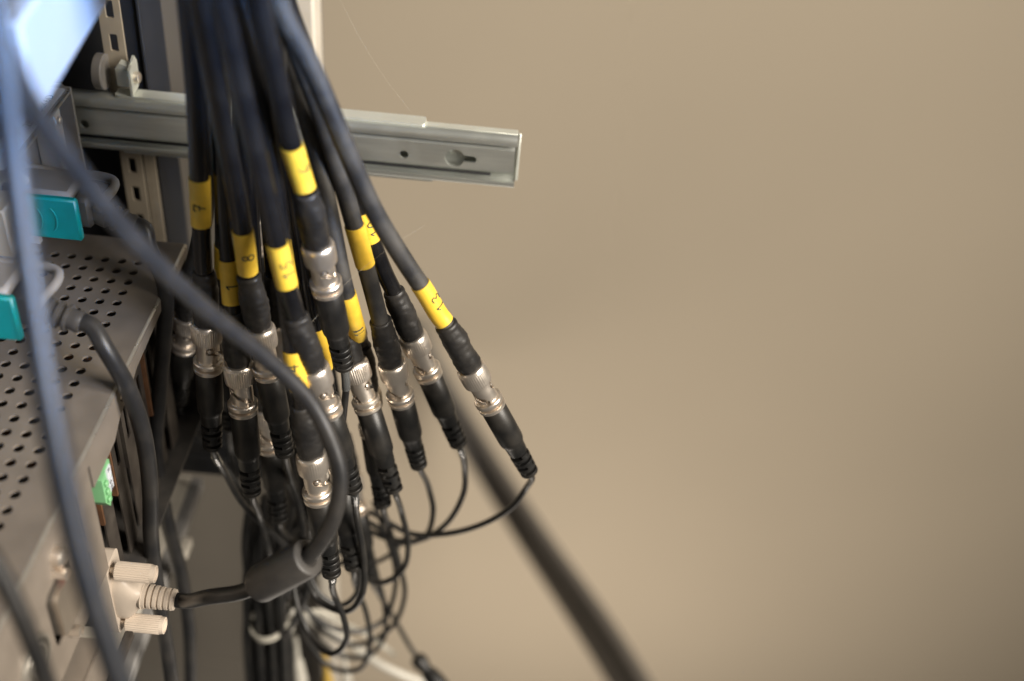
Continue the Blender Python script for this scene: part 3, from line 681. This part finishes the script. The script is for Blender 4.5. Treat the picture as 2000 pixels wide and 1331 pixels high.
B0 = (505, 1165, .035); B1 = (512, 1260, .04); B2 = (520, 1430, .045)      # where the thin leads gather
def tail(dx, dy=0): return [(B0[0]+dx, B0[1], B0[2]+dy), (B1[0]+dx, B1[1], B1[2]+dy), (B2[0]+dx, B2[1], B2[2]+dy)]
CH = [
 dict(num=7, S=(398, 530), E=(415, 872), Y=-.012, path=[(352, -160, -.02), (366, 0, -.015), (381, 170, -.012), (389, 340, -.012), (394, 450, -.012)], tag=(347, 440), phi=12, u=.60, rot=.4,
      lead=[(440, 925, .0), (475, 985, .005), (530, 1040, .012), (575, 1085, .02), (600, 1150, .03), (560, 1240, .03)], sleeve=(.012, .028),
      label='coax cable with yellow sleeve marked 7, leftmost of the bundle', lead_label='lead plugged under the sleeve marked 7, running down to the right'),
 dict(num=2, text=False, S=(372, 545), E=(350, 782), Y=.030, path=[(380, -160, .012), (388, 0, .016), (402, 200, .022), (405, 380, .028), (388, 480, .03)],
      lead=[(358, 815, .06), (388, 845, .062), (430, 900, .06), (480, 980, .055)]+tail(-8, .02), sleeve=(.012, .022), dusty=True,
      label='dark coax cable without visible sleeve, half hidden at far left', lead_label='lead at far left whose ribbed end meets the black unit'),
 dict(num=1, S=(455, 607), E=(492, 962), Y=-.020, path=[(376, -160, -.010), (398, 0, -.006), (425, 230, -.004), (440, 420, -.010), (450, 540, -.016)], tag=(506, 592), phi=18, u=.62, rot=5.4,
      lead=[(508, 1010, .0), (525, 1075, .006), (533, 1130, .02)]+tail(20), sleeve=(.010, .026),
      label='coax cable with yellow sleeve marked 1, left of the 8', lead_label='lead plugged under the sleeve marked 1, dropping straight into the bunch'),
 dict(num=8, S=(485, 537), E=(556, 885), Y=-.022, path=[(355, -160, -.040), (386, 0, -.034), (425, 200, -.030), (462, 380, -.026), (478, 480, -.024)], tag=(449, 532), phi=28, u=.58, rot=5.2,
      lead=[(570, 940, .01), (590, 1010, .02), (590, 1090, .03)]+tail(34, .005), 
      label='coax cable with yellow sleeve marked 8, centre left', lead_label='lead under the sleeve marked 8, crossed by the foreground cable'),
 dict(num=15, S=(578, 617), E=(690, 955), Y=-.046, path=[(395, -160, -.052), (431, 0, -.050), (468, 160, -.048), (506, 320, -.047), (540, 470, -.046), (560, 555, -.046)], tag=(475, 562), phi=38, u=.70, rot=.2, kn=.35,
      lead=[(697, 1010, -.03), (710, 1090, -.028), (708, 1160, -.028), (672, 1195, -.020), (620, 1170, -.008), (592, 1110, .0), (600, 1060, .02), (560, 1080, .03)]+tail(44), sleeve=(.008, .024),
      label='coax cable with yellow sleeve marked 15, in the middle front', lead_label='lead looping round under the sleeve marked 15, right of the ferrite'),
 dict(num=6, S=(597, 374), E=(672, 715), Y=-.030, near=False, path=[(470, -160, -.040), (505, 0, -.038), (537, 140, -.035), (566, 270, -.032), (588, 345, -.030)], tag=(284, 371), phi=42, u=.55, rot=.1, kn=.4,
      lead=[(676, 750, -.015), (672, 800, -.012), (664, 870, -.002), (655, 960, .01), (640, 1060, .02), (600, 1110, .03)]+tail(52, .01), sleeve=(.004, .018),
      label='coax cable with yellow sleeve marked 6, highest plug at the front', lead_label='lead below the highest plug, passing behind the cables'),
 dict(num=3, text=False, S=(742, 625), E=(818, 908), Y=.004, path=[(505, -160, -.006), (545, 0, -.004), (588, 120, -.003), (636, 250, -.001), (672, 370, .002), (703, 480, .003), (725, 560, .004)], tag=(440, 518), rot=1.2, kn=.4,
      lead=[(838, 955, .05), (846, 1000, .052), (828, 1050, .056), (780, 1060, .06), (720, 1020, .066), (640, 1000, .07), (560, 1050, .07)]+tail(30, .025), sleeve=(.014, .020), dusty=True,
      label='coax cable with plain bright yellow sleeve, second from the right', lead_label='lead second from right among those curving left at lower right'),
 dict(num=10, S=(768, 568), E=(895, 866), Y=.016, path=[(520, -160, .012), (558, 0, .012), (598, 110, .012), (640, 230, .013), (690, 370, .014), (728, 475, .015), (752, 535, .016)], tag=(412, 472), phi=45, u=.75, rot=1.0, kn=.4,
      lead=[(908, 920, .04), (905, 965, .045), (870, 1025, .05), (815, 1056, .056), (750, 1050, .062), (690, 1020, .07), (600, 1010, .075)]+tail(10, .03), sleeve=(.008, .022),
      label='coax cable whose yellow sleeve marked 10 hides behind another sleeve', lead_label='lead below the slim plug between two others at right'),
 dict(num=13, S=(870, 632), E=(1034, 922), Y=-.012, path=[(488, -160, -.030), (540, 0, -.026), (612, 140, -.022), (672, 280, -.020), (730, 410, -.016), (790, 510, -.013), (830, 570, -.012), (856, 614, -.012)], tag=(556, 630), phi=42, u=.62, rot=1.1, kn=.4,
      lead=[(1030, 950, .02), (1000, 990, .026), (940, 1025, .034), (870, 1043, .042), (800, 1042, .05), (720, 1000, .06), (640, 985, .07), (560, 1040, .07)]+tail(-2, .03), sleeve=(.010, .020), dusty=True,
      label='coax cable farthest to the right with yellow sleeve near its plug', lead_label='lead of the rightmost plug sweeping left in a long curve'),
 dict(num=11, S=(704, 672), E=(748, 985), Y=.014, path=[(518, -160, .010), (548, 20, .012), (580, 160, .010), (616, 290, .004), (646, 430, -.004), (669, 545, -.010), (689, 620, -.004)], tag=(574, 655), phi=28, u=.72, rot=.7,
      lead=[(760, 1030, .06), (780, 1100, .06), (790, 1165, .06), (760, 1230, .06), (690, 1260, .06), (620, 1220, .06), (585, 1150, .06)], dusty=True,
      label='coax cable with yellow sleeve marked 11, half hidden behind the front plug', lead_label='lead under the sleeve marked 11, its ribbed end blurred behind'),
 dict(num=14, S=(590, 790), E=(648, 1120), Y=-.054, path=[(428, -160, -.020), (468, 0, -.022), (510, 200, -.026), (540, 400, -.032), (560, 580, -.042), (577, 720, -.050)], tag=(684, 763), phi=-2, u=.68, rot=.2, kn=.4,
      lead=[(652, 1160, -.036), (672, 1210, -.034), (676, 1252, -.030), (645, 1277, -.024), (605, 1240, -.010), (580, 1180, .0), (572, 1130, .01), (575, 1080, .02), (560, 1130, .03)]+tail(40), sleeve=(.006, .018),
      label='coax cable with yellow sleeve marked 14 and the lowest front plug', lead_label='lead under the lowest front plug, looping left with clear sleeve'),
 dict(num=4, text=False, S=(492, 345), E=(530, 590), Y=.075, path=[(440, -160, .06), (470, 0, .06), (482, 150, .065), (488, 280, .07)], rot=.8,
      lead=[(535, 640, .10), (540, 760, .10), (530, 900, .09)]+tail(14, .03), 
      label='hindmost coax cable, its plug glimpsed deep between two front cables', lead_label='lead of the hindmost plug, deep inside the bundle'),
 dict(num=5, text=False, S=(535, 535), E=(568, 850), Y=.022, path=[(455, -160, .01), (488, 0, .012), (506, 200, .014), (522, 380, .018), (530, 470, .02)], rot=.8,
      lead=[(575, 900, .05), (570, 1000, .055), (545, 1080, .05)]+tail(26, .02), 
      label='coax cable just behind the 8, its knurled ring half covered', lead_label='lead whose body hangs just behind the plug marked 8'),
 dict(num=9, text=False, S=(508, 705), E=(546, 1015), Y=.012, path=[(412, -160, .006), (446, 0, .008), (470, 200, .008), (490, 450, .01), (500, 620, .012)], rot=1.8,
      lead=[(560, 1050, .05), (590, 1090, .05), (600, 1140, .05), (560, 1200, .05), (540, 1300, .05), (545, 1430, .05)],
      label='coax cable with a dull low plug shaded between the 1 and the 15', lead_label='lead with a dusty grey body low between the 1 and the 14'),
 dict(num=12, text=False, S=(657, 604), E=(770, 957), Y=.010, path=[(495, -160, -.004), (530, 40, .004), (552, 200, .010), (580, 380, .012), (614, 500, .012), (640, 565, .011)], rot=.7,
      lead=[(784, 1000, .024), (797, 1060, .024), (788, 1110, .024), (747, 1138, .026), (705, 1125, .032), (690, 1100, .045), (640, 1110, .05)]+tail(56, .01), sleeve=(.010, .024), dusty=True,
      label='dusty coax cable behind the 6, its sharp knurled plug in the centre', lead_label='lead from the sharp central plug, hooking left in a small U'),
 dict(num=0, text=False, S=(640, 770), E=(690, 1108), Y=-.006, path=[(486, -160, .022), (515, 0, .020), (545, 200, .014), (580, 420, .006), (608, 600, .0), (630, 710, -.004)], rot=2.4, tag=(640, 722),
      lead=[(697, 1150, .03), (716, 1200, .03), (722, 1260, .03), (700, 1308, .034), (650, 1305, .04), (605, 1260, .045), (580, 1190, .05), (575, 1110, .05)], sleeve=(.014, .028),
      label='coax cable with a sliver of yellow sleeve behind the 15', lead_label='lead looping lowest at the bottom, right of the ferrite'),
 dict(num=0, text=False, S=(668, 850), E=(722, 1125), Y=.055, path=[(476, -160, .045), (508, 0, .045), (545, 200, .045), (590, 430, .045), (628, 640, .05), (654, 790, .054)], rot=2.4,
      lead=[(740, 1160, .085), (765, 1200, .085), (800, 1262, .08), (822, 1296, .075)],
      label='coax cable whose plug is lost behind the lead hooking left', lead_label='lead slanting down to the loose socket at bottom right'),
 dict(num=0, text=False, S=(436, 545), E=(448, 835), Y=.050, path=[(400, -160, .03), (418, 0, .03), (432, 200, .036), (436, 420, .044)], tag=(478, 536), rot=2.0,
      lead=[(452, 880, .08), (470, 960, .08), (510, 1040, .07)]+tail(4, .02), dusty=True,
      label='dark coax cable squeezed between the 7 and the 1, deep behind', lead_label='lead squeezed behind the gap between the 7 and the 1'),
 dict(num=0, text=False, S=(585, 690), E=(604, 1005), Y=.045, path=[(468, -160, .03), (500, 0, .03), (540, 240, .036), (566, 480, .04), (578, 610, .044)], tag=(455, 560), rot=3.0,
      lead=[(606, 1040, .06), (590, 1110, .06)]+tail(48, .02),
      label='coax cable with its yellow sleeve showing as a strip beside the 15', lead_label='lead hidden behind the plug of the 14'),
]
for sp_ in CH: build_channel(sp_)

# loose socket end at the bottom
q0, q1 = PY(812, 1282, .076), PY(905, 1400, .05); a = (q1-q0).normalized(); e1, e2 = frame_for(a)
t = thing('loose_socket', q0, 'loose black moulded socket drooping at the bottom edge, out of focus', 'connector')
MB().lathe(q0, a, e1, e2, [(0, .0030), (.0005, .0046), (.0030, .0058), (.0075, .0058), (.010, .0046), (.0125, .0044), (.016, .0060), (.022, .0068), (.045, .0070), (.046, .0062)], 32).build('moulded_body', 'moulded', t, 60)
MB().lathe(q0+a*.046, a, e1, e2, [(0, .0058), (.006, .0058), (.0065, .0050)], 32).build('collar', 'nickel', t, 40)

# extra strands that make up the drooping bunch
for k, (dx, dy, r0) in enumerate(((-22, .0, .0022), (-12, .012, .0020), (2, -.004, .0024), (14, .010, .0024), (26, .016, .0022), (40, .004, .0020))):
    pts = [PY(515+dx*.8, 1010-20*(k % 3), .06+dy), PY(504+dx, 1110, .05+dy), PY(503+dx, 1210, .045+dy), PY(510+dx, 1330, .05+dy), PY(514+dx*1.1, 1450, .05+dy)]
    tag(MB().sweep(spline(pts, 10), r0, 12).build('bunch_strand', 'cord', origin=pts[0]), 'black strand, one of the look-alikes packed in the tied bunch', 'cable', 'strands of the tied bunch')
pts = [PY(490, 960, .05), PY(478, 1060, .05), PY(484, 1150, .05), PY(480, 1240, .05), PY(486, 1340, .055), PY(490, 1440, .055)]
tag(MB().sweep(spline(pts, 10), .0022, 12).build('bunch_strand', 'cord', origin=pts[0]), 'black strand bowing outward on the left of the tied bunch', 'cable', 'strands of the tied bunch')

for pth_, rr, lb in (
    ([(566, 1120, .05), (590, 1180, .045), (640, 1222, .04), (700, 1234, .045), (748, 1212, .055), (768, 1170, .06), (772, 1110, .065), (752, 1040, .07), (730, 980, .075)], .0017, 'thin black lead making the widest shallow loop beside the tied bunch'),
    ([(575, 1150, .06), (605, 1230, .06), (660, 1278, .06), (712, 1284, .06), (748, 1250, .06), (752, 1190, .06), (735, 1120, .06), (716, 1040, .06)], .0018, 'thin black lead looping behind the lowest loop, out of focus'),
    ([(585, 1040, .03), (600, 1110, .02), (628, 1165, .012), (668, 1182, .012), (696, 1160, .012), (700, 1100, .012), (690, 1040, .012), (678, 980, .02)], .0017, 'thin black lead forming a tight inner loop right of the ferrite'),
    ([(560, 950, .05), (585, 1000, .04), (590, 1060, .045), (570, 1120, .05), (540, 1190, .055), (530, 1300, .055), (530, 1440, .055)], .0019, 'thin black lead emerging left of the lowest front plug into the bunch'),
    ([(730, 1125, .05), (690, 1120, .055), (660, 1060, .06), (640, 1030, .065), (600, 1050, .07), (570, 1120, .07)], .0016, 'short thin lead crossing behind the ribbed ends at mid height'),
    ([(800, 1040, .07), (760, 1085, .072), (720, 1100, .075), (680, 1085, .08), (630, 1070, .08)], .0016, 'faint thin lead slanting beneath the long curved leads')):
    P_ = [PY(*q_) for q_ in pth_]
    tag(MB().sweep(spline(P_, 10), rr, 10).build('looped_lead', 'cord', origin=P_[0]), lb, 'lead', 'loose looping leads')
# cable tie round the bunch
cc = PY(527, 1212, .050)
t = thing('cable_tie', cc, 'off white cable tie round the bunch with its tail sticking out', 'cable tie')
b = MB(); loop = []; nl = 40
for i in range(nl+1):
    ph = 2*math.pi*i/nl; loop.append(cc+Vector((.0122*math.cos(ph), .0155*math.sin(ph), .002*math.cos(ph))))
v = []; f = []
for i, w in enumerate(loop[:-1]):
    n_ = (w-cc); n_.z = 0; n_.normalize()
    for dz, dr in ((-.0022, 0), (.0022, 0), (.0022, .0012), (-.0022, .0012)): v.append(w+n_*dr+Vector((0, 0, dz)))
for i in range(nl):
    for j in range(4): f.append((i*4+j, i*4+(j+1) % 4, ((i+1) % nl)*4+(j+1) % 4, ((i+1) % nl)*4+j))
b.add(v, f); b.build('loop', 'tie_nylon', t)
hd = cc+Vector((.0135, -.004, .001)); b = MB(); b.box(hd-Vector((.0035, .0028, .0035)), hd+Vector((.0035, .0028, .0035)), .0008); b.build('head', 'tie_nylon', t)
tl_ = spline([hd, PY(610, 1196, .06), PY(680, 1222, .07), PY(730, 1248, .08), PY(772, 1280, .09)], 8)
b = MB(); v = []; f = []
for w in tl_:
    for dy, dz in ((-.0008, -.0022), (.0008, -.0022), (.0008, .0022), (-.0008, .0022)): v.append(w+Vector((0, dy, dz)))
for i in range(len(tl_)-1):
    for j in range(4): f.append((i*4+j, i*4+(j+1) % 4, (i+1)*4+(j+1) % 4, (i+1)*4+j))
f += [(0, 1, 2, 3), tuple((len(tl_)-1)*4+j for j in (3, 2, 1, 0))]
b.add(v, f); b.build('tail', 'tie_nylon', t)

# white leads and small plugs below
pts = [PY(560, 1190, .11), PY(620, 1218, .11), PY(690, 1262, .11), PY(745, 1300, .11), PY(870, 1352, .11)]
tag(MB().sweep(spline(pts, 10), .0034, 14).build('white_lead', 'white_vinyl', origin=pts[0]), 'white round lead slanting behind the thin black loops', 'cable')
for (px_, py_, m_, lb_) in ((582, 1300, 'white_vinyl', 'white phono plug blurred at the bottom edge, leftmost of three'), (640, 1330, 'amber_vinyl', 'yellow phono plug blurred at the bottom between two white ones'), (676, 1325, 'white_vinyl', 'white phono plug at the bottom edge right of the yellow one')):
    q0 = PY(px_, py_-5, .09); q1 = PY(px_+14, py_+125, .09); a = (q1-q0).normalized(); e1, e2 = frame_for(a)
    t = thing('phono_plug', q0, lb_, 'plug', 'phono plugs under the bunch')
    MB().lathe(q0, a, e1, e2, [(-.030, .0020), (-.004, .0022), (-.002, .0036), (.004, .0042), (.020, .0056), (.028, .0056), (.029, .0045)], 24).build('sleeve', m_, t, 50)
    MB().lathe(q0+a*.029, a, e1, e2, [(0, .0046), (.008, .0046), (.0085, .0035)], 24).build('ground_ring', 'nickel', t, 40)

# a strand of spider silk
for pp, dep, lb in (([(655, -20), (700, 70), (750, 150), (803, 220)], .60, 'single thread of spider silk slanting down to the rail'), ([(600, 640), (680, 550), (760, 485), (830, 440)], .53, 'thread of spider silk across the yellow sleeves')):
    pts = [at(x, y, dep) for x, y in pp]
    tag(MB().sweep(spline(pts, 8), .00004, 5).build('spider_thread', 'thread', origin=pts[0]), lb, 'cobweb')
